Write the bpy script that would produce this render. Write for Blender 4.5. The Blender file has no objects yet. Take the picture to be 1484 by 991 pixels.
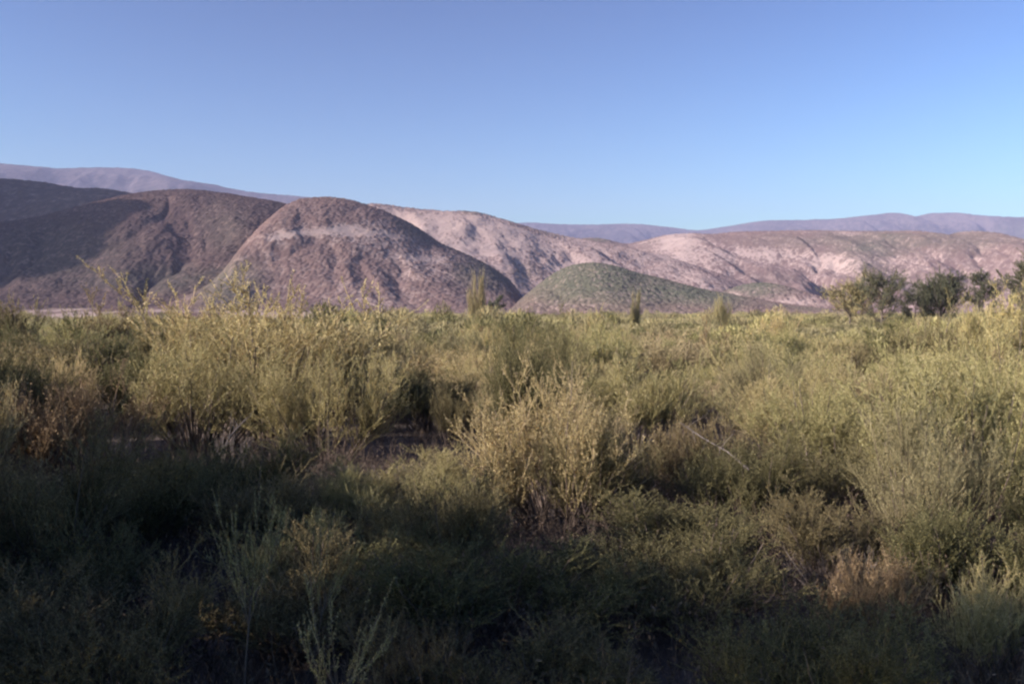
import bpy, math, random
import numpy as np
from mathutils import Vector

R = math.radians
C = bpy.context.scene.collection
S = bpy.context.scene
rng = np.random.default_rng(11)
random.seed(5)

# ------------------------------------------------------------------ camera
W0, H0, FPX, EYE = 1484.0, 991.0, 1401.0, 2.3
PITCH = 0.0325
cam_d = bpy.data.cameras.new('camera'); cam = bpy.data.objects.new('camera', cam_d); C.objects.link(cam)
cam_d.sensor_width = 36.0; cam_d.lens = 36.0 * FPX / W0
cam.location = (0, 0, EYE); cam.rotation_euler = (math.pi / 2 - PITCH, 0, 0)
cam_d.clip_start = 0.05; cam_d.clip_end = 30000
S.camera = cam

def ray(px, py):
    xr, yr = (px - W0 / 2) / FPX, (H0 / 2 - py) / FPX
    return np.array([xr, math.cos(PITCH) + yr * math.sin(PITCH), -math.sin(PITCH) + yr * math.cos(PITCH)])

def at(px, py, Y):                    # the point seen at a pixel, at depth Y
    d = ray(px, py); k = Y / d[1]
    return d[0] * k, Y, EYE + d[2] * k

def to_px(x, y, z):
    f = y * math.cos(PITCH) - (z - EYE) * math.sin(PITCH)
    u = y * math.sin(PITCH) + (z - EYE) * math.cos(PITCH)
    return W0 / 2 + FPX * x / f, H0 / 2 - FPX * u / f

# ------------------------------------------------------------------ numpy noise
def _hash(ix, iy, s=0):
    h = (ix.astype(np.int64) * 374761393 + iy.astype(np.int64) * 668265263 + s * 974634777) & 0xffffffff
    h = ((h ^ (h >> 13)) * 1274126177) & 0xffffffff
    h = ((h ^ (h >> 16)) * 2246822519) & 0xffffffff
    return ((h ^ (h >> 15)) & 0xffffff) / float(0xffffff)

def vnoise(x, y, s=0):
    ix, iy = np.floor(x), np.floor(y); fx, fy = x - ix, y - iy
    fx = fx * fx * fx * (fx * (fx * 6 - 15) + 10); fy = fy * fy * fy * (fy * (fy * 6 - 15) + 10)
    a, b = _hash(ix, iy, s), _hash(ix + 1, iy, s); c, d = _hash(ix, iy + 1, s), _hash(ix + 1, iy + 1, s)
    return (a + (b - a) * fx) * (1 - fy) + (c + (d - c) * fx) * fy

def fbm(x, y, s=0, o=4):
    v = 0; a = 0.5; n = 0
    for k in range(o):
        v = v + a * vnoise(x * 2 ** k + 17.3 * k, y * 2 ** k - 9.1 * k, s + k); n += a; a *= 0.5
    return v / n

def bumps(x, y, cell, s, keep):       # one rounded bush per cell; keep = share of cells that have one
    ix, iy = np.floor(x / cell), np.floor(y / cell); out = np.zeros_like(x)
    for dx in (-1, 0, 1):
        for dy in (-1, 0, 1):
            cx, cy = ix + dx, iy + dy
            jx, jy = (cx + 0.15 + 0.7 * _hash(cx, cy, s)) * cell, (cy + 0.15 + 0.7 * _hash(cx, cy, s + 1)) * cell
            rr = cell * (0.22 + 0.50 * _hash(cx, cy, s + 2) ** 1.5); hh = 0.45 + 0.55 * _hash(cx, cy, s + 3)
            d2 = ((x - jx) ** 2 + (y - jy) ** 2) / rr ** 2
            b = np.sqrt(np.clip(1 - d2, 0, 1)) * hh * (_hash(cx, cy, s + 4) < keep)
            out = np.maximum(out, b)
    return out

# ------------------------------------------------------------------ meshes
def mesh(name, v, f, quads=False, smooth=False, attrs=None):
    me = bpy.data.meshes.new(name); v = np.asarray(v, np.float32); f = np.asarray(f, np.int32); k = 4 if quads else 3
    me.vertices.add(len(v)); me.vertices.foreach_set('co', v.ravel())
    me.loops.add(f.size); me.loops.foreach_set('vertex_index', f.ravel())
    me.polygons.add(len(f)); me.polygons.foreach_set('loop_start', np.arange(len(f), dtype=np.int32) * k)
    if smooth: me.polygons.foreach_set('use_smooth', np.ones(len(f), bool))
    for an, av in (attrs or {}).items():
        a = me.attributes.new(an, 'FLOAT', 'POINT'); a.data.foreach_set('value', np.asarray(av, np.float32).ravel())
    me.update(calc_edges=True)
    return me

def obj(name, me, mat, parent=None):
    o = bpy.data.objects.new(name, me); C.objects.link(o)
    if mat is not None and not me.materials: me.materials.append(mat)
    if parent is not None: o.parent = parent
    return o

def grid_faces(nx, ny):
    i = np.arange(nx * ny).reshape(ny, nx)
    return np.stack([i[:-1, :-1], i[:-1, 1:], i[1:, 1:], i[1:, :-1]], -1).reshape(-1, 4)

# ------------------------------------------------------------------ node helpers
def new_mat(name):
    m = bpy.data.materials.new(name); m.use_nodes = True; nt = m.node_tree
    for n in list(nt.nodes): nt.nodes.remove(n)
    out = nt.nodes.new('ShaderNodeOutputMaterial')
    def N(t, **kw):
        n = nt.nodes.new(t)
        for k, v in kw.items(): setattr(n, k, v)
        return n
    def L(a, b): nt.links.new(a, b)
    return m, N, L, out

def mixrgb(N, L, fac, a, b, mode='MIX'):
    n = N('ShaderNodeMix', data_type='RGBA', blend_type=mode)
    for s, val in ((0, fac), (6, a), (7, b)):
        if hasattr(val, 'is_output'): L(val, n.inputs[s])
        elif s == 0: n.inputs[0].default_value = val
        else: n.inputs[s].default_value = (*val, 1)
    return n.outputs[2]

def ramp(N, L, src, stops):
    n = N('ShaderNodeValToRGB'); L(src, n.inputs[0]); e = n.color_ramp.elements
    e[0].position, e[0].color = stops[0][0], (*stops[0][1], 1)
    e[1].position, e[1].color = stops[-1][0], (*stops[-1][1], 1)
    for p, c in stops[1:-1]:
        x = e.new(p); x.color = (*c, 1)
    return n.outputs[0]

def foliage_mat(name, cols, transl=0.28):
    m, N, L, out = new_mat(name)
    g = N('ShaderNodeNewGeometry'); oi = N('ShaderNodeObjectInfo')
    c = ramp(N, L, g.outputs['Random Per Island'], cols)
    hs = N('ShaderNodeHueSaturation')
    mr = N('ShaderNodeMapRange'); L(oi.outputs['Random'], mr.inputs[0]); mr.inputs[3].default_value = 0.472; mr.inputs[4].default_value = 0.512
    mv = N('ShaderNodeMapRange'); L(oi.outputs['Random'], mv.inputs[0]); mv.inputs[3].default_value = 1.18; mv.inputs[4].default_value = 0.78
    L(mr.outputs[0], hs.inputs['Hue']); L(mv.outputs[0], hs.inputs['Value']); L(c, hs.inputs['Color'])
    d = N('ShaderNodeBsdfPrincipled'); d.inputs['Roughness'].default_value = 0.7; d.inputs['Specular IOR Level'].default_value = 0.25
    t = N('ShaderNodeBsdfTranslucent'); L(hs.outputs[0], d.inputs['Base Color']); L(hs.outputs[0], t.inputs['Color'])
    mx = N('ShaderNodeMixShader'); mx.inputs[0].default_value = transl; L(d.outputs[0], mx.inputs[1]); L(t.outputs[0], mx.inputs[2])
    L(mx.outputs[0], out.inputs[0])
    return m

def wood_mat(name, a, b):
    m, N, L, out = new_mat(name)
    tc = N('ShaderNodeTexCoord'); nz = N('ShaderNodeTexNoise'); nz.inputs['Scale'].default_value = 14; nz.inputs['Detail'].default_value = 4
    L(tc.outputs['Object'], nz.inputs[0])
    g = N('ShaderNodeNewGeometry')
    ad = N('ShaderNodeMath', operation='ADD'); L(nz.outputs[0], ad.inputs[0]); L(g.outputs['Random Per Island'], ad.inputs[1])
    hf = N('ShaderNodeMath', operation='MULTIPLY'); L(ad.outputs[0], hf.inputs[0]); hf.inputs[1].default_value = 0.5
    c = ramp(N, L, hf.outputs[0], [(0.25, a), (0.75, b)])
    d = N('ShaderNodeBsdfPrincipled'); d.inputs['Roughness'].default_value = 0.85; d.inputs['Specular IOR Level'].default_value = 0.2
    L(c, d.inputs['Base Color']); L(d.outputs[0], out.inputs[0])
    return m

M = {}
M['yellow'] = foliage_mat('broom_foliage', [(0, (0.190, 0.155, 0.070)), (0.4, (0.350, 0.315, 0.140)), (0.8, (0.480, 0.435, 0.210)), (1, (0.560, 0.480, 0.300))])
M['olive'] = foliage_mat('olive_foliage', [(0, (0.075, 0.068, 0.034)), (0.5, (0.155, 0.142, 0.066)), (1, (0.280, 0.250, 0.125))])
M['grey'] = foliage_mat('sage_foliage', [(0, (0.180, 0.148, 0.088)), (0.5, (0.310, 0.265, 0.145)), (1, (0.430, 0.365, 0.215))], 0.2)
M['brown'] = foliage_mat('dry_foliage', [(0, (0.120, 0.090, 0.050)), (0.5, (0.215, 0.170, 0.090)), (1, (0.330, 0.270, 0.145))], 0.2)
M['dark'] = foliage_mat('dark_leaf', [(0, (0.045, 0.050, 0.032)), (0.5, (0.080, 0.086, 0.054)), (1, (0.140, 0.140, 0.092))], 0.2)
M['stem'] = wood_mat('shrub_wood', (0.075, 0.052, 0.042), (0.200, 0.160, 0.140))
M['dead'] = wood_mat('dead_wood', (0.095, 0.078, 0.073), (0.240, 0.205, 0.195))
M['bark'] = wood_mat('tree_bark', (0.060, 0.048, 0.042), (0.160, 0.130, 0.110))
M['litter'] = wood_mat('dry_litter', (0.045, 0.033, 0.029), (0.150, 0.112, 0.088))

# ------------------------------------------------------------------ light, sky, view
SUN_AZ, SUN_EL = R(-110), R(23)
sd = bpy.data.lights.new('sun', 'SUN'); sun = bpy.data.objects.new('sun', sd); C.objects.link(sun)
sd.energy = 5.0; sd.angle = R(0.5); sd.color = (1.0, 0.87, 0.76)
sv = Vector((math.sin(SUN_AZ) * math.cos(SUN_EL), math.cos(SUN_AZ) * math.cos(SUN_EL), math.sin(SUN_EL)))
sun.rotation_euler = sv.to_track_quat('Z', 'Y').to_euler()
wd = bpy.data.worlds.new('World'); S.world = wd; wd.use_nodes = True
nt = wd.node_tree; bg = nt.nodes['Background']
sk = nt.nodes.new('ShaderNodeTexSky'); sk.sky_type = 'NISHITA'; sk.sun_disc = False
sk.sun_elevation = SUN_EL; sk.sun_rotation = SUN_AZ; sk.air_density = 1.0; sk.dust_density = 1.0; sk.ozone_density = 1.0
tint = nt.nodes.new('ShaderNodeMix'); tint.data_type = 'RGBA'; tint.blend_type = 'MULTIPLY'; tint.inputs[0].default_value = 1
tint.inputs[7].default_value = (0.122, 0.152, 0.170, 1)
gm = nt.nodes.new('ShaderNodeGamma'); gm.inputs[1].default_value = 2.1
nt.links.new(sk.outputs[0], gm.inputs[0]); nt.links.new(gm.outputs[0], tint.inputs[6]); nt.links.new(tint.outputs[2], bg.inputs[0]); bg.inputs[1].default_value = 0.1
S.view_settings.view_transform = 'Standard'; S.view_settings.look = 'None'; S.view_settings.gamma = 1.0
S.view_settings.exposure = 0.98; S.view_settings.use_curve_mapping = False
S.render.engine = 'CYCLES'
S.cycles.use_denoising = True
S.cycles.denoiser = 'OPENIMAGEDENOISE'; S.cycles.denoising_prefilter = 'ACCURATE'
S.cycles.sample_clamp_indirect = 3.0
S.cycles.max_bounces = 6; S.cycles.diffuse_bounces = 3; S.cycles.transmission_bounces = 4; S.cycles.transparent_max_bounces = 8
S.cycles.filter_width = 2.4

# ------------------------------------------------------------------ hills
def terrain_mat(name, soil, soil2, brush, brush2, green):
    m, N, L, out = new_mat(name)
    def A(n): return N('ShaderNodeAttribute', attribute_name=n)
    tc = N('ShaderNodeTexCoord')
    n1 = N('ShaderNodeTexNoise'); n1.inputs['Scale'].default_value = 0.06; n1.inputs['Detail'].default_value = 6; L(tc.outputs['Object'], n1.inputs[0])
    n2 = N('ShaderNodeTexNoise'); n2.inputs['Scale'].default_value = 0.35; n2.inputs['Detail'].default_value = 5; L(tc.outputs['Object'], n2.inputs[0])
    s = mixrgb(N, L, n1.outputs[0], soil, soil2)
    b = mixrgb(N, L, n2.outputs[0], brush, brush2)
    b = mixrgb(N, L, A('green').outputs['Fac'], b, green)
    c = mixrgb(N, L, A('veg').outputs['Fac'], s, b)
    d = N('ShaderNodeBsdfDiffuse'); L(c, d.inputs[0]); d.inputs[1].default_value = 0.6; L(d.outputs[0], out.inputs[0])
    return m

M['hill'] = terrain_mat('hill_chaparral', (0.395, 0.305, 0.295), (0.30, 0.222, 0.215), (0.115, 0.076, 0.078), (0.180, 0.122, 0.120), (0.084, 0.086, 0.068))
M['dense'] = terrain_mat('shaded_chaparral', (0.30, 0.215, 0.195), (0.22, 0.155, 0.145), (0.062, 0.042, 0.045), (0.112, 0.076, 0.077), (0.064, 0.057, 0.054))  # darker copy of the hill material, with shade put into its colours
M['range'] = terrain_mat('range_chaparral', (0.16, 0.128, 0.140), (0.11, 0.088, 0.098), (0.034, 0.031, 0.040), (0.056, 0.048, 0.058), (0.07, 0.07, 0.065))

def catmull(pts, x):
    p = np.array(pts, float); xs, ys = p[:, 0], p[:, 1]
    m = np.gradient(ys, xs); m[0] = (ys[1] - ys[0]) / (xs[1] - xs[0]); m[-1] = (ys[-1] - ys[-2]) / (xs[-1] - xs[-2])
    k = np.clip(np.searchsorted(xs, x) - 1, 0, len(xs) - 2); h = xs[k + 1] - xs[k]; t = np.clip((x - xs[k]) / h, 0, 1)
    return ((2 * t**3 - 3 * t**2 + 1) * ys[k] + (t**3 - 2 * t**2 + t) * h * m[k] + (-2 * t**3 + 3 * t**2) * ys[k + 1] + (t**3 - t**2) * h * m[k + 1])

def patch(px, py, sx, sy):            # helper: soft elliptical ground-cover patch, given where it lies on the slope
    return px, py, sx, sy

def hill(profile, Y, wf, wb, cell, step, seed, bush_h, veg0, tans=(), greens=(), ravine=0.10, rf=1.0, mat='hill', bend=0.0, lumpy=0.12):
    pts = [(at(px, py, Y)[0], at(px, py, Y)[2]) for px, py in profile]
    x0, x1 = pts[0][0], pts[-1][0]
    xs = np.arange(x0, x1, step); ys = np.arange(Y - wf, Y + wb, step * 1.25)
    X, YY = np.meshgrid(xs, ys)
    prof = catmull(pts, X)
    prof = np.maximum(prof, 0)
    yc = Y + bend * (fbm(X / 160 / rf, X * 0 + seed, seed + 5, 2) - 0.5)
    uu = (YY - yc); uu = np.where(uu < 0, uu / wf, uu / wb)
    g = (0.5 + 0.5 * np.cos(np.pi * np.clip(uu, -1, 1))) ** 0.85
    # spurs and ravines running down the face
    sp = fbm((X + 0.35 * YY) / (70 * rf), YY / (200 * rf), seed + 9, 5)
    sp2 = 1 - np.abs(2 * fbm(X / (120 * rf) + 0.9 * sp, YY / (300 * rf) + 3, seed + 13, 4) - 1)
    lump = fbm(X / (42 * rf), YY / (60 * rf), seed + 17, 5) - 0.5
    face = np.clip(4 * g * (1 - g), 0, 1)
    rel = g - ravine * face * (1.2 * sp2 ** 3 + 0.8 * (sp - 0.5)) + lumpy * lump * (0.25 * g + 0.75 * face)
    # the ridge line, seen from the valley, is brought to the height it has
    top = catmull(pts, xs); k = np.ones_like(xs)
    sil = (rel * prof / YY).max(0) * Y; k = np.where(sil > 1e-3, (np.maximum(top, 0) - EYE) / np.maximum(sil, 1e-3), 1)
    k = np.clip(k, 0.5, 1.6); w_ = max(3, int(12 * rf / step)); k = np.convolve(np.pad(k, w_, mode='edge'), np.ones(2 * w_ + 1) / (2 * w_ + 1), 'valid')
    Z = np.maximum(rel * prof * k[None], 0)
    Z -= 1.5
    # ground cover
    veg = veg0 + 1.0 * (fbm(X / (75 * rf), YY / (75 * rf), seed + 21, 5) - 0.5) + 0.5 * (0.5 - g) * 0.4
    green = np.clip(3.2 * (fbm(X / (120 * rf), YY / (120 * rf), seed + 31, 4) - 0.56), 0, 1) * 0.8
    # the picture positions of the tan and the green patches are turned into places on the slope
    f = YY * math.cos(PITCH) - (Z - EYE) * math.sin(PITCH); up = YY * math.sin(PITCH) + (Z - EYE) * math.cos(PITCH)
    PX, PY = W0 / 2 + FPX * X / f, H0 / 2 - FPX * up / f
    wob = 34 * (fbm(X / (26 * rf), YY / (26 * rf), seed + 41, 5) - 0.5)
    for (a, b, sx, sy, k) in tans:
        veg = veg - k * np.exp(-(((PX + wob - a) / sx) ** 2 + ((PY + wob * 0.7 - b) / sy) ** 2))
    for (a, b, sx, sy, k) in greens:
        e = k * np.exp(-((((PX + wob - a) / sx) ** 2 + ((PY + wob * 0.7 - b) / sy) ** 2)) ** 1.5)
        green = np.maximum(green, e); veg = veg + 0.5 * e
    veg = np.clip(veg, 0.22, 0.97)
    bm_ = np.where(_hash(np.floor(X / cell), np.floor(YY / cell), seed + 50) < 2, bumps(X, YY, cell, seed + 51, 1.0), 0)
    small = bumps(X, YY, cell * 0.55, seed + 71, 0.9)
    lim = 1 - veg
    fine = fbm(X / (cell * 1.6), YY / (cell * 1.6), seed + 61, 3)
    on = np.clip((0.55 * fine + 0.70 * bm_ - 0.95 * lim) * 3.0, 0, 1)
    on = np.maximum(on, np.clip((small - 1.0 * lim + 0.1) * 2.5, 0, 1) * 0.75)
    Z = Z + bush_h * np.maximum(bm_, 0.7 * small) * on + 0.5 * (fbm(X / 6, YY / 6, seed + 81, 2) - 0.5)
    v = np.stack([X, YY, Z], -1).reshape(-1, 3)
    me = mesh('hill', v, grid_faces(len(xs), len(ys)), quads=True, smooth=True, attrs={'veg': on, 'green': green})
    o = obj('hill', me, M[mat]); o['kind'] = 'structure'
    return o

def mountain(*a, **k):
    o = hill(*a, **k); o.name = 'mountain'; return o

# round brown hill at the left
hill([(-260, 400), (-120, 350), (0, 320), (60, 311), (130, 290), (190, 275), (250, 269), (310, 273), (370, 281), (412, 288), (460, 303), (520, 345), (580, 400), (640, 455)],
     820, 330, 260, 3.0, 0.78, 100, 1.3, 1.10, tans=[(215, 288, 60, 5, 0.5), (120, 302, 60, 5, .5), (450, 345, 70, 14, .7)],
     greens=[(230, 408, 170, 22, .9), (330, 335, 40, 40, .6), (80, 370, 130, 50, .8)], ravine=0.13, bend=90, mat='dense')  # mat is the darkened copy: shade painted over the whole hill
# spur hill with the tan band
hill([(225, 458), (285, 440), (330, 418), (366, 391), (392, 353), (410, 311), (430, 289), (470, 279), (500, 281), (540, 292), (600, 319), (640, 345), (680, 363), (720, 385), (748, 408), (775, 455)],
     690, 250, 230, 2.7, 0.7, 200, 1.1, 1.0, tans=[(480, 341, 75, 7, 1.0), (412, 349, 36, 9, .9), (610, 378, 40, 5, .4)],
     greens=[(330, 415, 60, 40, .7), (640, 335, 60, 14, .5), (700, 400, 40, 26, .6)], ravine=0.11, bend=50, lumpy=0.10)
# pale tan hill behind it
hill([(430, 345), (500, 302), (540, 291), (580, 295), (640, 301), (690, 303), (725, 312), (760, 323), (800, 334), (840, 342), (890, 352), (940, 362), (1000, 381), (1060, 406), (1120, 452)],
     1080, 380, 300, 3.6, 1.0, 300, 1.4, 0.62, tans=[(650, 325, 90, 26, .55), (700, 365, 60, 12, .4), (830, 385, 50, 8, .3)],
     greens=[(760, 400, 30, 20, .4), (690, 308, 30, 4, .5)], ravine=0.16, bend=60)
# green knoll in front
hill([(690, 462), (735, 440), (775, 408), (810, 384), (850, 373), (890, 378), (925, 388), (960, 396), (1000, 408), (1050, 418), (1110, 429), (1180, 441), (1260, 458)],
     560, 190, 170, 2.3, 0.62, 400, 1.2, 0.98, tans=[(830, 442, 60, 5, .35)],
     greens=[(860, 400, 170, 50, 1.0), (990, 425, 120, 26, 1.0)], ravine=0.16, bend=40, lumpy=0.2)
# small green rise in front of the long ridge
hill([(980, 455), (1020, 432), (1060, 412), (1095, 404), (1140, 414), (1180, 432), (1230, 455)],
     700, 170, 150, 3.0, 0.8, 450, 1.7, 0.74, tans=[(1160, 440, 50, 8, .4)],
     greens=[(1090, 415, 70, 16, .9), (1010, 438, 40, 14, .9)], ravine=0.1, bend=20)
# long mottled ridge at the right
hill([(740, 430), (790, 375), (840, 343), (870, 343), (905, 350), (935, 345), (965, 337), (1000, 335), (1030, 336), (1060, 333), (1100, 332), (1180, 331), (1250, 332), (1300, 332),
      (1350, 338), (1390, 332), (1415, 334), (1445, 343), (1484, 350), (1560, 368), (1660, 420)],
     1380, 560, 400, 4.4, 1.45, 500, 1.6, 0.92, tans=[(985, 350, 40, 16, .7), (1060, 372, 80, 14, .5), (1110, 365, 50, 12, .5), (1215, 382, 34, 10, .5), (960, 385, 60, 12, .5), (1020, 395, 50, 8, .4)],
     greens=[(880, 345, 60, 5, .8), (1300, 350, 200, 14, .5), (1250, 370, 40, 30, .4), (1400, 350, 80, 20, .4)], ravine=0.26, rf=1.25, bend=140)
# dark shaded hill at far left, then two unseen hills added to cast shade
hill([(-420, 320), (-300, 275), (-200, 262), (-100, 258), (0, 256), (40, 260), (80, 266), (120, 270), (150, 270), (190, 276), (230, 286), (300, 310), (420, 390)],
     1300, 400, 300, 6, 2.2, 600, 2.4, 0.86, greens=[(60, 300, 200, 60, .7)], mat='dense', ravine=0.14, rf=1.5, bend=80)  # also wears the darkened copy, on top of its cast shade
hill([(-1300, 300), (-1000, -40), (-850, -130), (-560, -160), (-440, 20), (-370, 190), (-270, 360), (-200, 455)],
     1100, 420, 330, 8, 5.0, 650, 2.4, 0.8, ravine=0.1, rf=1.5)
hill([(-1500, 380), (-1250, 60), (-1000, -50), (-850, -80), (-700, -60), (-600, 100), (-490, 310), (-420, 455)],
     600, 260, 200, 8, 3.0, 670, 2.4, 0.8, ravine=0.3, rf=1.0, lumpy=0.45, bend=120)
# far hazy mountains
mountain([(-220, 238), (-100, 232), (0, 236), (50, 239), (100, 243), (145, 242), (190, 244), (230, 252), (270, 258), (310, 265), (340, 273), (390, 280), (440, 284), (500, 292), (580, 310), (700, 360), (800, 450)],
         5000, 1700, 1000, 14, 9.5, 700, 3.0, 0.80, tans=[(180, 250, 60, 8, .5), (260, 262, 50, 8, .4)], ravine=0.22, rf=3.2, mat='range', bend=400)
mountain([(560, 400), (700, 335), (760, 322), (800, 324), (850, 325), (920, 324), (975, 329), (1010, 333), (1050, 328), (1100, 320), (1170, 318), (1210, 316), (1260, 311), (1295, 308), (1325, 313), (1350, 309),
          (1385, 308), (1420, 312), (1484, 315), (1560, 318), (1700, 350), (1800, 420)],
         6500, 1900, 1100, 16, 12.5, 800, 3.0, 0.78, tans=[(1330, 320, 30, 8, .5), (1410, 322, 40, 8, .5)], ravine=0.24, rf=3.6, mat='range', bend=400)

# ------------------------------------------------------------------ ground: one sheet
def ground():
    a = np.concatenate([np.linspace(0, 60, 61), 60 * (9000 / 60) ** (np.arange(1, 41) / 40)])
    xs = np.concatenate([-a[::-1], a[1:]]); ys = np.concatenate([-a[::-1][:70:2], a])
    ys = np.unique(ys); X, Y = np.meshgrid(xs, ys)
    Z = np.where((np.abs(X) < 60) & (np.abs(Y) < 60), 0.10 * (fbm(X / 2.5, Y / 2.5, 7, 3) - 0.55), 0.0)
    me = mesh('ground', np.stack([X, Y, Z], -1).reshape(-1, 3), grid_faces(len(xs), len(ys)), quads=True, smooth=True)
    m, N, L, out = new_mat('valley_soil')
    tc = N('ShaderNodeTexCoord')
    n1 = N('ShaderNodeTexNoise'); n1.inputs['Scale'].default_value = 0.5; n1.inputs['Detail'].default_value = 8; L(tc.outputs['Object'], n1.inputs[0])
    n2 = N('ShaderNodeTexNoise'); n2.inputs['Scale'].default_value = 22; n2.inputs['Detail'].default_value = 5; L(tc.outputs['Object'], n2.inputs[0])
    c = ramp(N, L, n1.outputs[0], [(0.3, (0.070, 0.052, 0.046)), (0.7, (0.150, 0.112, 0.098))])
    c = mixrgb(N, L, n2.outputs[0], c, (0.09, 0.068, 0.058))
    d = N('ShaderNodeBsdfPrincipled'); d.inputs['Roughness'].default_value = 0.95; L(c, d.inputs['Base Color'])
    bp = N('ShaderNodeBump'); bp.inputs['Strength'].default_value = 0.6; bp.inputs['Distance'].default_value = 0.05; L(n2.outputs[0], bp.inputs['Height']); L(bp.outputs[0], d.inputs['Normal'])
    L(d.outputs[0], out.inputs[0])
    o = obj('ground', me, m); o['kind'] = 'structure'
ground()

def dirt_bank(x0, x1, Y, top, wf, wb, seed):   # a low bare bank beyond the scrub
    xs = np.arange(x0, x1, 0.7); ys = np.arange(Y - wf, Y + wb, 0.7); X, YY = np.meshgrid(xs, ys)
    u = np.where(YY < Y, (YY - Y) / wf, (YY - Y) / wb); e = np.clip(np.minimum(X - x0, x1 - X) / 14, 0, 1)
    Z = top * (0.5 + 0.5 * np.cos(np.pi * np.clip(u, -1, 1))) * e * (0.75 + 0.5 * fbm(X / 14, YY / 14, seed, 3)) - 0.1 + 0.15 * fbm(X / 1.5, YY / 1.5, seed + 4, 2)
    veg = np.clip((fbm(X / 7, YY / 5, seed + 8, 5) - 0.42) * 6, 0, 1)
    me = mesh('dirt_bank', np.stack([X, YY, Z], -1).reshape(-1, 3), grid_faces(len(xs), len(ys)), quads=True, smooth=True, attrs={'veg': veg, 'green': veg * 0})
    o = obj('dirt_bank', me, M['hill']); o['kind'] = 'structure'
dirt_bank(-150, -22, 190, 2.35, 30, 25, 3)

# ------------------------------------------------------------------ plants
def unit(a): return a / np.maximum(np.linalg.norm(a, axis=-1, keepdims=True), 1e-9)

class Arcs:                           # a bundle of bending twigs
    def __init__(s, p, d, L, up, side):
        s.p, s.d, s.L, s.up, s.side = p, unit(d), L, up, side
    def pos(s, t):
        t = t[..., None]; e = np.zeros(3); e[2] = 1
        P = s.p[:, None] if t.ndim == 3 else s.p; D = s.d[:, None] if t.ndim == 3 else s.d
        Lq = (s.L[:, None, None] if t.ndim == 3 else s.L[:, None]); U = (s.up[:, None, None] if t.ndim == 3 else s.up[:, None])
        Sd = s.side[:, None] if t.ndim == 3 else s.side
        return P + Lq * (D * t + U * e * t * t + Sd * np.sin(t * 5.5) * 0.5 * t)
    def tan(s, t): return unit(s.pos(t + 0.02) - s.pos(t - 0.02))

def tubes(A, r0, r1, K, sides, t0=0.0):
    n = len(A.L); t = np.broadcast_to(np.linspace(t0, 1, K + 1), (n, K + 1)); P = A.pos(t)
    T = unit(np.gradient(P, axis=1)); ref = np.where(np.abs(T[..., 2:3]) > 0.9, [1., 0, 0], [0., 0, 1.])
    U = unit(np.cross(T, ref)); V = np.cross(T, U)
    rad = (r0 * (1 - t) + r1 * t) if np.isscalar(r0) else (r0[:, None] * (1 - t) + r1 * t)
    an = np.arange(sides) / sides * 2 * np.pi
    v = P[:, :, None] + rad[..., None, None] * (U[:, :, None] * np.cos(an)[:, None] + V[:, :, None] * np.sin(an)[:, None])
    idx = np.arange(n * (K + 1) * sides).reshape(n, K + 1, sides); nx = np.roll(idx, -1, 2)
    a, b, c, d = idx[:, :-1], nx[:, :-1], nx[:, 1:], idx[:, 1:]
    f = np.concatenate([np.stack([a, b, c], -1).reshape(-1, 3), np.stack([a, c, d], -1).reshape(-1, 3)])
    return v.reshape(-1, 3), f

def leaves(A, per, ln, wd, r, lo=0.1, spread=0.8):
    n = len(A.L); t = r.uniform(lo, 1.02, (n, per)); P = A.pos(t).reshape(-1, 3); T = A.tan(t).reshape(-1, 3)
    d = unit(T + spread * r.normal(size=T.shape)); s = unit(np.cross(d, r.normal(size=T.shape)))
    l = ln * r.uniform(0.6, 1.3, (len(P), 1)); w = wd * r.uniform(0.6, 1.3, (len(P), 1))
    v = np.stack([P - s * w * 0.25, P + d * l * 0.5 + s * w * 0.5, P + d * l, P + d * l * 0.45 - s * w * 0.5], 1)
    i = np.arange(len(P))[:, None] * 4
    f = np.concatenate([i + [0, 1, 2], i + [0, 2, 3]])
    return v.reshape(-1, 3), f

def join(*vf):
    vs, fs, k = [], [], 0
    for v, f in vf: vs.append(v); fs.append(f + k); k += len(v)
    return np.concatenate(vs), np.concatenate(fs)

def shoots(A, n, r, lo, hi, Lmin, Lmax, spread, upk, bend):
    i = r.integers(0, len(A.L), n); t = r.uniform(lo, hi, n)
    B = Arcs(A.p[i], A.d[i], A.L[i], A.up[i], A.side[i]); p = B.pos(t); T = B.tan(t)
    o = r.normal(size=(n, 3)); o -= (o * T).sum(1, keepdims=True) * T
    d = unit(T * 1.0 + spread * unit(o) + np.array([0, 0, upk]))
    L = r.uniform(Lmin, Lmax, n) * (1.15 - 0.45 * t)
    return Arcs(p, d, L, r.uniform(0.3, 1, n) * bend, r.normal(size=(n, 3)) * 0.08)

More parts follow.
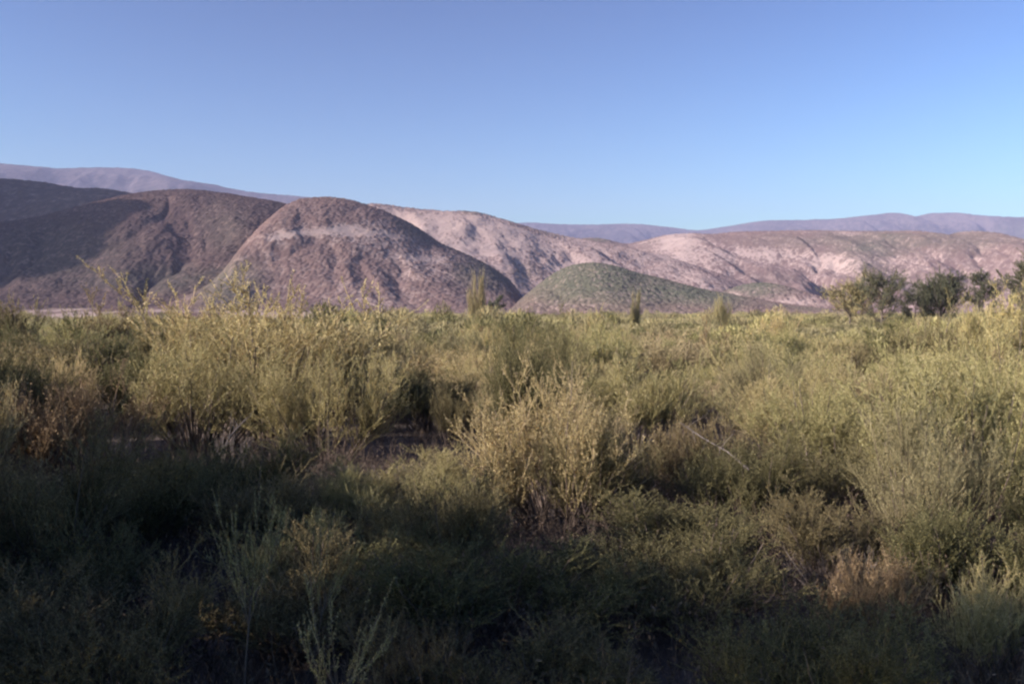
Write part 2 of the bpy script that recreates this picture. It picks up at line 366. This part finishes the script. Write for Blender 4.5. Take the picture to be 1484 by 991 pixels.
def shrub_arcs(seed, H, Rd, n0, n1, n2, lean=1.0, upk=0.5, bend=0.35, spread=0.7, lo1=0.40, s1=(0.16, 0.40), s2=(0.07, 0.20)):
    r = np.random.default_rng(seed)
    nc = 7; cph = np.arange(nc) / nc * 2 * np.pi + r.normal(size=nc) * 0.35; cq = np.where(np.arange(nc) == 0, 0.15, r.uniform(0.45, 1.0, nc)); ch = r.uniform(0.62, 1.0, nc)
    ci = r.integers(0, nc, n0); ph = cph[ci] + r.normal(size=n0) * 0.22; q = np.clip(cq[ci] + r.normal(size=n0) * 0.12, 0.02, 1.1); br = Rd * 0.28 * q
    p = np.stack([np.cos(ph) * br, np.sin(ph) * br, np.full(n0, -0.05)], 1)
    out = q * lean * Rd / H * r.uniform(0.7, 1.15, n0)
    d = np.stack([np.cos(ph) * out, np.sin(ph) * out, np.full(n0, 0.75)], 1) + r.normal(size=(n0, 3)) * 0.10
    L = H * r.uniform(0.62, 1.0, n0) * (1.0 - 0.14 * q) * ch[ci]
    A0 = Arcs(p, d, L, bend * r.uniform(0.2, 0.9, n0), r.normal(size=(n0, 3)) * 0.09)
    A1 = shoots(A0, n1, r, lo1, 0.98, s1[0] * H, s1[1] * H, spread, upk, bend)
    A2 = shoots(A1, n2, r, 0.15, 0.97, s2[0] * H, s2[1] * H, spread, upk, bend) if n2 else None
    return A0, A1, A2, r

def shrub_meshes(seed, H, Rd, n0, n1, n2, l1, l2, ln, wd, thick=1.0, wand=0, **k):
    A0, A1, A2, r = shrub_arcs(seed, H, Rd, n0, n1, n2, **k)
    st = tubes(A0, 0.0095 * thick * H ** 0.5, 0.0030 * thick, 6, 4)
    fol = [tubes(A1, 0.0034 * thick, 0.0016 * thick, 4, 3)]
    if wand: fol.append(leaves(A0, wand, ln, wd, r, 0.5, 0.7))
    if l1: fol.append(leaves(A1, l1, ln, wd, r))
    if A2 is not None:
        fol.append(tubes(A2, 0.0022 * thick, 0.0012 * thick, 2, 3))
        if l2: fol.append(leaves(A2, l2, ln, wd, r))
    v, f = join(*fol)
    return mesh('stems', *st), mesh('foliage', v, f)

def dead_mesh(seed, H, Rd, n0, n1, n2, thick=1.0, **k):
    A0, A1, A2, r = shrub_arcs(seed, H, Rd, n0, n1, n2, **k)
    v, f = join(tubes(A0, 0.012 * thick, 0.004 * thick, 7, 5), tubes(A1, 0.005 * thick, 0.002 * thick, 5, 3), tubes(A2, 0.003 * thick, 0.0012 * thick, 3, 3))
    return mesh('dead_shrub', v, f)

# kinds: (mesh maker settings are for a plant about 1 m wide and its own height; copies are scaled)
PROTO = {}
def proto(key, mat, sets, lod):
    PROTO[key + lod] = []
    for s in sets:
        st, fo = shrub_meshes(**s); st.materials.append(M['stem']); fo.materials.append(M[mat]); PROTO[key + lod].append((st, fo, s['H'], s['Rd']))

def S_(seed, H, Rd, n0, n1, n2, l1, l2, ln, wd, **k): return dict(seed=seed, H=H, Rd=Rd, n0=n0, n1=n1, n2=n2, l1=l1, l2=l2, ln=ln, wd=wd, **k)
# near
proto('broom', 'yellow', [S_(1 + i, 1.5, 0.85, 56, 460, 1900, 40, 20, 0.0190, 0.0072, wand=120, s1=(0.12, 0.34), s2=(0.05, 0.14), upk=0.42, bend=0.36, spread=0.95, lean=1.3) for i in range(3)], '_near')
proto('olive', 'olive', [S_(11 + i, 1.3, 0.80, 56, 480, 2200, 30, 18, 0.020, 0.0085, upk=0.35, bend=0.25, spread=0.9) for i in range(2)], '_near')
proto('grey', 'grey', [S_(21 + i, 1.4, 0.95, 60, 520, 2000, 18, 12, 0.022, 0.0072, upk=0.30, bend=0.22, spread=0.8, lean=1.25) for i in range(2)], '_near')
proto('brown', 'brown', [S_(31 + i, 1.0, 0.65, 50, 420, 1500, 10, 8, 0.022, 0.0080, upk=0.55, bend=0.3, spread=0.7) for i in range(2)], '_near')
def sprig_meshes(seed, H, Rd, n):      # one bare stem that ends in a fan of leafy wands
    r = np.random.default_rng(seed); h0 = 0.52 * H
    T = Arcs(np.zeros((1, 3)), np.array([[0.10, 0, 1.0]]), np.array([h0]), np.zeros(1), r.normal(size=(1, 3)) * 0.06)
    q = np.linspace(-1, 1, n) + r.normal(size=n) * 0.12; t0 = r.uniform(0.72, 1.0, n)
    d = np.stack([q * 0.95, r.normal(size=n) * 0.35, np.full(n, 0.55)], 1)
    A = Arcs(T.pos(t0[None])[0], d, (H - h0) * r.uniform(0.62, 0.98, n), r.uniform(0.3, 0.6, n), r.normal(size=(n, 3)) * 0.07)
    B = shoots(A, n * 5, r, 0.15, 0.9, 0.05 * H, 0.16 * H, 0.7, 0.6, 0.4)
    st = join(tubes(T, 0.011, 0.006, 8, 5), tubes(A, 0.0045, 0.0018, 8, 4))
    fo = join(tubes(B, 0.002, 0.001, 4, 3), leaves(A, 120, 0.017, 0.006, r, 0.25, 0.7), leaves(B, 26, 0.016, 0.0055, r, 0.1, 0.7))
    return mesh('stems', *st), mesh('foliage', *fo)
PROTO['sprig_near'] = []
for i in range(2):
    st, fo = sprig_meshes(36 + i, 1.0, 0.4, 9 + i); st.materials.append(M['stem']); fo.materials.append(M['yellow']); PROTO['sprig_near'].append((st, fo, 1.0, 0.4))
# farther
proto('broom', 'yellow', [S_(41 + i, 1.5, 0.85, 46, 360, 1100, 26, 13, 0.031, 0.0120, thick=1.4, wand=70, s1=(0.10, 0.32), s2=(0.05, 0.15), upk=0.42, bend=0.36, spread=0.95, lean=1.3) for i in range(4)], '_far')
proto('olive', 'olive', [S_(51 + i, 1.3, 0.80, 40, 320, 900, 22, 13, 0.034, 0.0140, thick=1.5, upk=0.35, bend=0.25, spread=0.9) for i in range(3)], '_far')
proto('grey', 'grey', [S_(61 + i, 1.4, 0.95, 40, 380, 1100, 12, 9, 0.046, 0.0160, thick=1.5, upk=0.3, bend=0.22, spread=0.8, lean=1.25) for i in range(3)], '_far')
proto('brown', 'brown', [S_(71 + i, 1.0, 0.65, 34, 280, 700, 9, 7, 0.042, 0.0150, thick=1.5, upk=0.55, bend=0.3, spread=0.7) for i in range(2)], '_far')
proto('spire', 'grey', [S_(81 + i, 3.0, 0.55, 16, 260, 900, 16, 9, 0.055, 0.020, thick=1.8, upk=0.9, bend=0.5, spread=0.5) for i in range(2)], '_far')
DEAD = [dead_mesh(91 + i, 1.1, 0.8, 16, 90, 320, thick=1.15, upk=0.25, spread=0.9, lean=1.2) for i in range(3)]
for d_ in DEAD: d_.materials.append(M['dead'])

KIND_WORDS = {'sprig': 'sparse pale', 'broom': 'yellow-green broom-like', 'olive': 'dense olive-green', 'grey': 'sprawling grey-green', 'brown': 'dry brown', 'spire': 'slim upright grey-green'}
shrubs = []                           # (empty, kind, x, y, height)

def shrub(kind, x, y, H, Rw, label=None, group='shrubs of the valley scrub', lod=None, rot=None, tilt=(0, 0), var=None):
    dist = math.hypot(x, y); lod = lod or ('_near' if dist < 21 and kind != 'spire' else '_far')
    pr = PROTO[kind + lod]; st, fo, h0, r0 = pr[var if var is not None else random.randrange(len(pr))]
    e = bpy.data.objects.new('shrub', None); C.objects.link(e); e.empty_display_size = 0.3
    e.location = (x, y, -0.03); e.rotation_euler = (tilt[0], tilt[1], rot if rot is not None else random.uniform(0, 6.28))
    e.scale = (Rw / r0, Rw / r0, H / (h0 * 0.93))
    a = obj('stems', st, None, e); b = obj('foliage', fo, None, e)
    e['category'] = 'shrub'; e['group'] = group
    if label: e['label'] = label
    shrubs.append((e, kind, x, y, H, label is not None, Rw))
    return e

def ground_at(px, py):
    d = ray(px, py); k = -EYE / d[2]; return d[0] * k, d[1] * k

HERO = []
def shrub_px(kind, px, base, top, width, label, **k):
    x, y = ground_at(px, base); z = at(px, top, y)[2]
    HERO.append((px, base, top, width, y))
    return shrub(kind, x, y, z, width * 1.3 / 2 / FPX * y, label, group='prominent shrubs of the near scrub', **k)

# shrubs one can point at in the photograph
shrub_px('broom', 375, 628, 392, 310, 'tallest yellow-green shrub at left, its bunch of upright wands reaching up against the hills', var=0)
shrub_px('broom', 290, 655, 480, 210, 'yellow-green shrub leaning against the front of the tallest shrub at left')
shrub_px('broom', 470, 672, 508, 170, 'fan of long curved yellow-green wands right beside the tallest shrub', var=1)
shrub_px('broom', 808, 762, 535, 215, 'bright vase-shaped broom shrub standing alone in the centre, above the dark shade', var=2)
shrub_px('olive', 862, 775, 618, 130, 'dark olive shrub tangled into the right foot of the bright centre shrub')
shrub_px('brown', 655, 648, 556, 60, 'slim brownish shrub between the black hollow and the bright centre shrub')
shrub_px('broom', 915, 650, 500, 150, 'rounded pale shrub just behind and right of the bright centre shrub')
shrub_px('grey', 1330, 810, 600, 200, 'big sprawling grey-tan shrub with slanting dry twigs, low on the right side', var=0)
shrub_px('broom', 1400, 760, 500, 230, 'big feathery yellow-green shrub rising behind the sprawling grey-tan one', var=1)
shrub_px('broom', 1460, 690, 474, 190, 'tall yellow-green shrub behind the big sprawling shrub, at the right edge')
shrub_px('olive', 1085, 772, 640, 150, 'low sunlit olive shrub between the dead branch and the big sprawling shrub')
shrub_px('broom', 1180, 690, 535, 190, 'wide yellow-green shrub left of the big sprawling shrub')
def sprig_px(px, Y, top, width, label, tilt=(0, 0), var=0):
    x, _, z = at(px, top, Y); shrub('sprig', x, Y, z, width / 2 / FPX * Y, label, group='prominent shrubs of the near scrub', tilt=tilt, var=var, rot=0.1)
sprig_px(350, 5.4, 715, 130, 'small sprig with sunlit tips like a candelabra in the dark front left')
sprig_px(455, 4.5, 845, 190, 'lone low sprig catching sun at the bottom edge, left of centre', tilt=(0, 0.15), var=1)
sprig_px(440, 5.9, 745, 90, 'curved sprig right of the candelabra-like one in the dark front left', tilt=(0, 0.2), var=1)
shrub_px('broom', 505, 775, 668, 80, 'short tuft of pale tips poking out of the shade below the fan of curved wands')
shrub_px('brown', 110, 690, 545, 190, 'brown shrub half sunk in shade at the left edge')
shrub_px('olive', 60, 860, 640, 230, 'dark shaded shrub in the lower left corner')
shrub_px('olive', 215, 800, 655, 170, 'dim olive shrub in the shade below the leaning grey sticks')
shrub_px('olive', 640, 850, 700, 190, 'dark shrub in deep shade left below the bright centre shrub')
shrub_px('olive', 1000, 905, 770, 230, 'grassy dark shrub with arching blades in the shade right of the bottom centre')
shrub_px('brown', 1270, 930, 790, 170, 'reddish dry shrub in shade below the big sprawling shrub')
shrub_px('broom', 1440, 985, 800, 150, 'dry yellowish tuft in the lower right corner')
shrub_px('olive', 800, 1030, 905, 260, 'black-looking shrub at the bottom edge under the bright centre shrub')
shrub_px('brown', 590, 1010, 880, 200, 'dull brown shrub at the bottom edge beside the lone low sprig')
shrub_px('olive', 160, 1040, 850, 260, 'dark shrub at the bottom edge near the lower left corner')
shrub_px('grey', 985, 560, 478, 110, 'pale rounded shrub in the mid scrub below the green knoll')
# upright saplings on the far edge of the scrub
def spire_px(px, Y, top, label, H0_=None, w=0.5, kind='spire'):
    x, _, z = at(px, top, Y); shrub(kind, x, Y, z, w, label, group='upright saplings on the far edge of the scrub')
spire_px(689, 60, 418, 'slim tall sapling standing where the shaded spur meets the green knoll', w=0.45)
spire_px(918, 58, 438, 'small cone-shaped sapling standing against the green knoll', w=0.3)
spire_px(1048, 62, 438, 'small stubby sapling standing left of the dark trees against the ridge', w=0.5)
spire_px(205, 42, 446, 'greenish upright shrub rising over the bare bank at left', w=1.5, kind='broom')
spire_px(140, 40, 446, 'brownish upright shrub rising over the bare bank, left of the greenish one', w=1.5, kind='brown')
spire_px(12, 36, 424, 'dense olive shrub rising against the hill at the left edge', w=1.2, kind='olive')
spire_px(1470, 26, 424, 'tall loose shrub reaching up beside the trees at the right edge', w=1.3, kind='broom')
spire_px(1425, 30, 442, 'lower loose shrub beside the tall one at the right edge, under the thin tree', w=1.2, kind='broom')

def dead_px(px, base, top, width, label, i, rot, tilt=(0, 0)):
    x, y = ground_at(px, base); z = at(px, top, y)[2]
    o = obj('dead_shrub', DEAD[i], None); o.location = (x, y, -0.02); o.rotation_euler = (tilt[0], tilt[1], rot)
    s = width / 2 / FPX * y / 0.9; o.scale = (s, s, z / 1.15)
    o['label'] = label; o['category'] = 'dead shrub'; o['group'] = 'bare dead shrubs'
    return o
dead_px(1040, 700, 588, 110, 'bare grey dead shrub leaning out beside the dark gap right of centre', 0, 0.4, (0.0, -0.35))
dead_px(330, 712, 600, 70, 'bare grey sticks leaning in front of the tallest shrub', 1, 2.0, (0.1, 0.3))
dead_px(178, 720, 590, 60, 'upright bare twigs at the left between the shade and the tallest shrub', 2, 1.0)
dead_px(850, 560, 510, 60, 'small pale bare twigs behind the bright centre shrub', 1, 4.0)
dead_px(1215, 870, 760, 160, 'tangled bare twigs in shade below the big sprawling shrub', 2, 5.0, (0.2, 0.1))
dead_px(20, 560, 500, 60, 'pale bare twigs at the left edge of the picture', 0, 3.0)

def branch(name, pts, r0, r1, label, seed):
    r = np.random.default_rng(seed); P = np.array(pts, float); n = len(P) - 1
    L = []
    for i in range(n): L.append((P[i], P[i + 1], r0 + (r1 - r0) * i / n, r0 + (r1 - r0) * (i + 1) / n))
    vf = []
    for a, b, ra, rb in L:
        d = b - a; A = Arcs(a[None], d[None], np.array([np.linalg.norm(d) * 1.02]), np.zeros(1), r.normal(size=(1, 3)) * 0.02); vf.append(tubes(A, ra, rb, 4, 6))
        for k in range(5):
            t = r.uniform(0.1, 0.9); dd = unit((d / np.linalg.norm(d) + r.normal(size=3) * 0.7)[None])
            B = Arcs((a + d * t)[None], dd, r.uniform(0.12, 0.35, 1), np.array([0.1]), r.normal(size=(1, 3)) * 0.1); vf.append(tubes(B, rb * 0.5, rb * 0.15, 4, 4))
    v, f = join(*vf); o = obj(name, mesh(name, v, f, smooth=True), M['dead'])
    o['label'] = label; o['category'] = 'branch'; o['group'] = 'fallen dead branches'
    return o
def bp(px, py, Y): return at(px, py, Y)
branch('fallen_branch', [bp(985, 612, 11.0), bp(1020, 635, 10.7), bp(1055, 655, 10.4), bp(1085, 680, 10.1)], 0.004, 0.009, 'pale grey dead branch slanting down to the right beside the dark gap', 1)
branch('fallen_branch', [bp(385, 975, 6.3), bp(420, 950, 6.3), bp(470, 905, 6.35), bp(520, 865, 6.4), bp(545, 845, 6.5), bp(577, 815, 6.6)], 0.008, 0.003, 'thin pale stick slanting up right from the lone low sprig', 2)
branch('fallen_branch', [bp(1370, 960, 6.4), bp(1420, 945, 6.2), bp(1484, 925, 6.0), bp(1540, 905, 5.9)], 0.012, 0.016, 'bare tan branch at the bottom right corner', 3)
branch('fallen_branch', [bp(300, 700, 12.2), bp(318, 660, 12.2), bp(335, 630, 12.3), bp(358, 605, 12.4)], 0.012, 0.005, 'pale leaning stick before the tallest shrub', 4)
branch('fallen_branch', [bp(365, 900, 7.4), bp(385, 880, 7.4), bp(408, 855, 7.4)], 0.01, 0.006, 'short greyish stick under the candelabra sprig', 5)

# ------------------------------------------------------------------ the rest of the scrub, one object per shrub
placed = [(x, y, w) for (_, _, x, y, _, _, w) in shrubs]
GAPS = [(590, 615, 60), (700, 548, 32), (1000, 655, 42), (1190, 760, 50), (930, 700, 40), (1000, 500, 18), (860, 480, 14), (150, 600, 45), (1250, 545, 22), (1130, 600, 24), (690, 520, 20), (760, 505, 16), (1080, 520, 22), (1210, 515, 18), (950, 545, 26), (1300, 590, 28), (880, 600, 26), (540, 520, 18), (240, 510, 18), (1380, 520, 16), (620, 480, 14), (1130, 480, 12)]
gap_pts = [(*ground_at(px, py + 40), r / FPX * ground_at(px, py + 40)[1]) for px, py, r in GAPS]
cand = []
tries = 0
while tries < 20000 and len(cand) < 270:
    tries += 1
    y = math.sqrt(random.uniform(5.2 ** 2, 43 ** 2)) if random.random() < 0.6 else random.uniform(4.9, 18)
    half = y * W0 / 2 / FPX; x = random.uniform(-half - 2.2, half + 1.0)
    n = float(fbm(np.array([x / 6 + 40]), np.array([y / 6]), 5, 3)[0])
    H = random.uniform(0.8, 1.75) * (0.75 + 0.6 * n); Rw = random.uniform(0.7, 1.45) * (0.75 + 0.45 * n)
    if y < 11: H *= 0.70; Rw *= 0.95
    if y > 22: H *= 1.08; Rw *= 1.2
    if any((x - a) ** 2 + (y - b) ** 2 < ((0.60 if y < 11 else 0.78) * (Rw + w)) ** 2 for a, b, w in placed): continue
    if any((x - a) ** 2 + (y - b) ** 2 < (w + 0.75 * Rw) ** 2 for a, b, w in gap_pts): continue
    cpx, ctop = to_px(x, y, H); cw = Rw * FPX / y
    if any(y < hy - 0.2 and abs(cpx - hx) < 0.5 * hw + 0.6 * cw and ctop < hb - (0.25 if i_ < 4 else 0.45) * (hb - ht) for i_, (hx, hb, ht, hw, hy) in enumerate(HERO)): continue
    placed.append((x, y, Rw)); cand.append((x, y, H, Rw, n))
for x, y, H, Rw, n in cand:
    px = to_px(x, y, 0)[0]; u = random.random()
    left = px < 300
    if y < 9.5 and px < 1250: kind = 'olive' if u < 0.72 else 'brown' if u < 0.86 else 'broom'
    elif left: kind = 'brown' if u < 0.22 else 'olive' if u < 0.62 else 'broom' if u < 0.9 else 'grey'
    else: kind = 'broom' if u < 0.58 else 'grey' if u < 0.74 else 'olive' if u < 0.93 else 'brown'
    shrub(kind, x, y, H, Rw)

# labels for them, from their look and what they stand below
COLS = [(165, 'at the left edge of the scrub'), (300, 'below the round brown hill'), (415, 'below the shaded gully between two brown hills'), (560, 'below the tan band of the spur hill'),
        (690, 'below the dark flank of the spur hill'), (800, 'below the notch left of the green knoll'), (920, 'below the top of the green knoll'), (1040, 'below the right slope of the green knoll'),
        (1160, 'below the tan patches of the long ridge'), (1300, 'below the wispy grey tree'), (1400, 'below the round dark tree'), (9999, 'at the right edge of the scrub')]
ROWS = [(9, 'front'), (12.5, 'second-row'), (16.5, 'third-row'), (21, 'near-middle'), (26, 'middle'), (31.5, 'far-middle'), (38, 'distant'), (99, 'farthest')]
seen = {}
for s in shrubs:
    e, kind, x, y, H, has, Rw = s
    if has: continue
    px = to_px(x, y, H)[0]
    col = next(c for lim, c in COLS if px < lim); row = next(c for lim, c in ROWS if y < lim)
    size = 'low' if H < 0.95 else 'mid-sized' if H < 1.35 else 'tall'
    seen.setdefault(f'{size} {KIND_WORDS[kind]} {row} shrub {col}', []).append(s)
for lab, ss in seen.items():
    if len(ss) == 1: ss[0][0]['label'] = lab
    elif len(ss) == 2:
        ss.sort(key=lambda s: to_px(s[2], s[3], 0)[0])
        for w, s in zip(('left', 'right'), ss): s[0]['label'] = f'{w} of two: {lab}'
    else:
        for s in ss: s[0]['label'] = lab

# ------------------------------------------------------------------ the far scrub, one mass
def tiny(seed, H, Rd, n, ln, wd, tall=0.0):
    r = np.random.default_rng(seed)
    ph = r.uniform(0, 6.283, n); q = np.sqrt(r.uniform(0, 1, n)); hz = r.uniform(0.1, 1, n) ** 0.8
    top = np.sqrt(np.clip(1 - (q * 0.9) ** 2, 0, 1)); z = H * top * hz
    p = np.stack([np.cos(ph) * q * Rd, np.sin(ph) * q * Rd, z], 1)
    d = unit(np.stack([np.cos(ph) * q * 0.6, np.sin(ph) * q * 0.6, np.full(n, 1.0)], 1) + r.normal(size=(n, 3)) * 0.35)
    s = unit(np.cross(d, r.normal(size=(n, 3)))); l = ln * r.uniform(0.5, 1.4, (n, 1)); w = wd * r.uniform(0.6, 1.3, (n, 1))
    v = np.stack([p - s * w * .5, p + s * w * .5, p + d * l], 1).reshape(-1, 3)
    return v, np.arange(3 * n).reshape(-1, 3)

def far_scrub(name, bands, mats, label):
    vs, fs, ms, k = [], [], [], 0
    r = np.random.default_rng(77)
    for (y0, y1, count, n, ln, wd, scale) in bands:
        protos = [tiny(900 + i, 1.0, 1.0, n, 1.0, 1.0) for i in range(1)]
        base = [tiny(300 + i, 1.4, 0.9, n, ln, wd) for i in range(8)]
        for _ in range(count):
            y = math.sqrt(r.uniform(y0 ** 2, y1 ** 2)); x = r.uniform(-1, 1) * (y * 0.56 + 4)
            v, f = base[r.integers(0, 8)]; a = r.uniform(0, 6.28); c, s = math.cos(a), math.sin(a)
            sc = scale * r.uniform(0.7, 1.25); h = r.uniform(0.5, 1.0) * (0.7 + 0.7 * float(vnoise(np.array([x / 9]), np.array([y / 14]), 3)[0])) * (r.uniform(1.3, 1.9) if r.random() < 0.10 else 1)
            vv = np.stack([(v[:, 0] * c - v[:, 1] * s) * sc + x, (v[:, 0] * s + v[:, 1] * c) * sc + y, v[:, 2] * h - 0.03], 1)
            vs.append(vv); fs.append(f + k); k += len(v)
            u = min(0.999, max(0, 0.55 * r.random() + 0.9 * (float(vnoise(np.array([x / 16]), np.array([y / 22]), 8)[0]) - 0.25))); left = x / y < -0.3
            ms.append(np.full(len(f), (0 if u < 0.30 else 1 if u < 0.58 else 2 if u < 0.86 else 3) if not left else (0 if u < 0.25 else 1 if u < 0.5 else 2 if u < 0.62 else 3)))
    me = mesh(name, np.concatenate(vs), np.concatenate(fs))
    for m in mats: me.materials.append(M[m])
    me.polygons.foreach_set('material_index', np.concatenate(ms).astype(np.int32))
    o = obj(name, me, None); o['kind'] = 'stuff'; o['label'] = label; o['category'] = 'scrub'
far_scrub('distant_scrub', [(41, 75, 460, 2300, 0.16, 0.042, 1.45), (75, 140, 1300, 750, 0.19, 0.055, 1.5), (140, 420, 2200, 300, 0.22, 0.075, 1.6)],
          ['yellow', 'grey', 'olive', 'brown'], 'mass of small distant shrubs running to the foot of the hills')

# ------------------------------------------------------------------ undergrowth between the shrubs
def undergrowth():
    r = np.random.default_rng(5); n = 15000
    y = np.sqrt(r.uniform(4.0 ** 2, 26 ** 2, n)); y = np.where(r.random(n) < 0.45, r.uniform(4.0, 14, n), y); x = r.uniform(-1, 1, n) * (y * 0.56 + 1.5)
    A = Arcs(np.stack([x, y, np.full(n, -0.04)], 1), np.stack([r.normal(size=n) * .5, r.normal(size=n) * .5, np.ones(n)], 1), r.uniform(0.12, 0.55, n), r.uniform(-.1, .2, n), r.normal(size=(n, 3)) * .15)
    B = shoots(A, n * 4, r, 0.15, 0.95, 0.06, 0.22, 0.9, 0.3, 0.2)
    v, f = join(tubes(A, 0.004, 0.0015, 4, 3), tubes(B, 0.0022, 0.001, 2, 3), leaves(B, 4, 0.034, 0.010, r))
    o = obj('undergrowth', mesh('undergrowth', v, f), M['litter']); o['kind'] = 'stuff'; o['label'] = 'dry twiggy undergrowth and litter between the shrubs'; o['category'] = 'undergrowth'
undergrowth()

# ------------------------------------------------------------------ trees beyond the scrub at the right
def tree(x, y, H, Rw, seed, n_limb, n_tw, per, label, mat, squat=0.35, lfs=0.16):
    r = np.random.default_rng(seed)
    e = bpy.data.objects.new('tree', None); C.objects.link(e); e.location = (x, y, 0); e['label'] = label; e['category'] = 'tree'; e['group'] = 'trees beyond the scrub'
    T = Arcs(np.zeros((1, 3)), np.array([[0.04, 0, 1.0]]), np.array([H * 0.82]), np.zeros(1), r.normal(size=(1, 3)) * 0.05)
    n = n_limb; t = r.uniform(squat, 0.98, n); p = T.pos(t.reshape(1, -1))[0]; ph = r.uniform(0, 6.28, n)
    d = np.stack([np.cos(ph), np.sin(ph), r.uniform(0.25, 1.1, n)], 1); Ln = Rw * r.uniform(0.55, 1.25, n) * (1.1 - 0.55 * (t - squat) / (1 - squat))
    A = Arcs(p, d, Ln, r.uniform(0, 0.4, n), r.normal(size=(n, 3)) * 0.12)
    B = shoots(A, n_tw, r, 0.3, 1.0, 0.16 * Rw, 0.5 * Rw, 0.9, 0.25, 0.2)
    v, f = join(tubes(T, 0.028 * H, 0.006 * H, 8, 8), tubes(A, 0.009 * H, 0.003 * H, 5, 5))
    obj('trunk', mesh('trunk', v, f, smooth=True), M['bark'], e)
    v, f = join(tubes(B, 0.014, 0.006, 3, 3), leaves(B, per, lfs, lfs * 0.42, r, 0.1, 1.0))
    obj('crown', mesh('crown', v, f), M[mat], e)
def tree_px(px, Y, top, wpx, *a, **k):
    x, _, z = at(px, top, Y); tree(x, Y, z, wpx / 2 / FPX * Y, *a, **k)
tree_px(1232, 118, 414, 84, 1, 38, 640, 24, 'low greyish tree adjoining the left side of the wispy grey tree', 'grey', squat=0.06, lfs=0.2)
tree_px(1278, 112, 394, 92, 2, 36, 640, 20, 'wispy tall grey tree with gaps in its crown, leftmost tall one', 'dark', squat=0.10, lfs=0.18)
tree_px(1362, 120, 405, 92, 3, 46, 900, 26, 'round dark tree between the wispy grey tree and the thin tall one', 'dark', squat=0.06, lfs=0.2)
tree_px(1326, 122, 428, 52, 6, 22, 300, 20, 'small dark bush-like tree adjoining the round dark tree', 'dark', squat=0.1, lfs=0.2)
tree_px(1424, 116, 388, 62, 4, 28, 420, 20, 'thin tall tree right of the round dark tree', 'dark', squat=0.15, lfs=0.18)
tree_px(1490, 100, 378, 84, 5, 34, 560, 22, 'tall dark tree cut by the right edge of the picture', 'dark', squat=0.2, lfs=0.18)
tree_px(712, 150, 432, 40, 8, 20, 260, 14, 'small dark tree at the foot of the shaded spur, right of the pale sapling', 'dark', squat=0.1, lfs=0.25)

# unseen trees, added left of and behind the camera to shade the front
tree(-9.5, 2.5, 4.8, 2.3, 21, 48, 900, 38, 'unseen leafy tree added just outside the left to shade the bottom of the picture', 'dark', squat=0.1, lfs=0.2)
tree(-7.0, -0.8, 5.7, 2.4, 22, 48, 900, 38, 'unseen leafy tree added behind the camera to shade the very front', 'dark', squat=0.1, lfs=0.2)
tree(-12.3, 6.8, 5.0, 2.2, 23, 48, 900, 38, 'unseen leafy tree added outside the left edge to shade the left front', 'dark', squat=0.1, lfs=0.2)
tree(-11.0, 4.8, 5.0, 2.0, 25, 44, 700, 34, 'unseen leafy tree mid-row outside the left edge, added to shade the left front', 'dark', squat=0.1, lfs=0.2)
tree(-5.5, 1.6, 4.9, 1.8, 26, 40, 600, 34, 'smaller unseen leafy tree nearest the camera, added to shade the front right of centre', 'dark', squat=0.1, lfs=0.18)
tree(-15.0, 11.5, 4.3, 2.2, 24, 48, 900, 38, 'unseen leafy tree farthest outside the left edge, added to shade the left scrub', 'dark', squat=0.1, lfs=0.2)

# ------------------------------------------------------------------ the air
def haze():
    x0, x1, y0, y1, z0, z1 = -6500, 6500, -300, 8000, -2, 860
    v = [(x, y, z) for z in (z0, z1) for y in (y0, y1) for x in (x0, x1)]
    f = [(0, 2, 3, 1), (4, 5, 7, 6), (0, 1, 5, 4), (2, 6, 7, 3), (0, 4, 6, 2), (1, 3, 7, 5)]
    m, N, L, out = new_mat('valley_haze')
    pv = N('ShaderNodeVolumePrincipled'); pv.inputs['Color'].default_value = (0.52, 0.55, 0.92, 1); pv.inputs['Density'].default_value = 1.05e-4; pv.inputs['Anisotropy'].default_value = 0.0
    L(pv.outputs[0], out.inputs['Volume'])
    o = obj('haze', mesh('haze', v, f, quads=True), m); o['kind'] = 'stuff'; o['label'] = 'thin blue haze filling the valley'; o['category'] = 'haze'
haze()
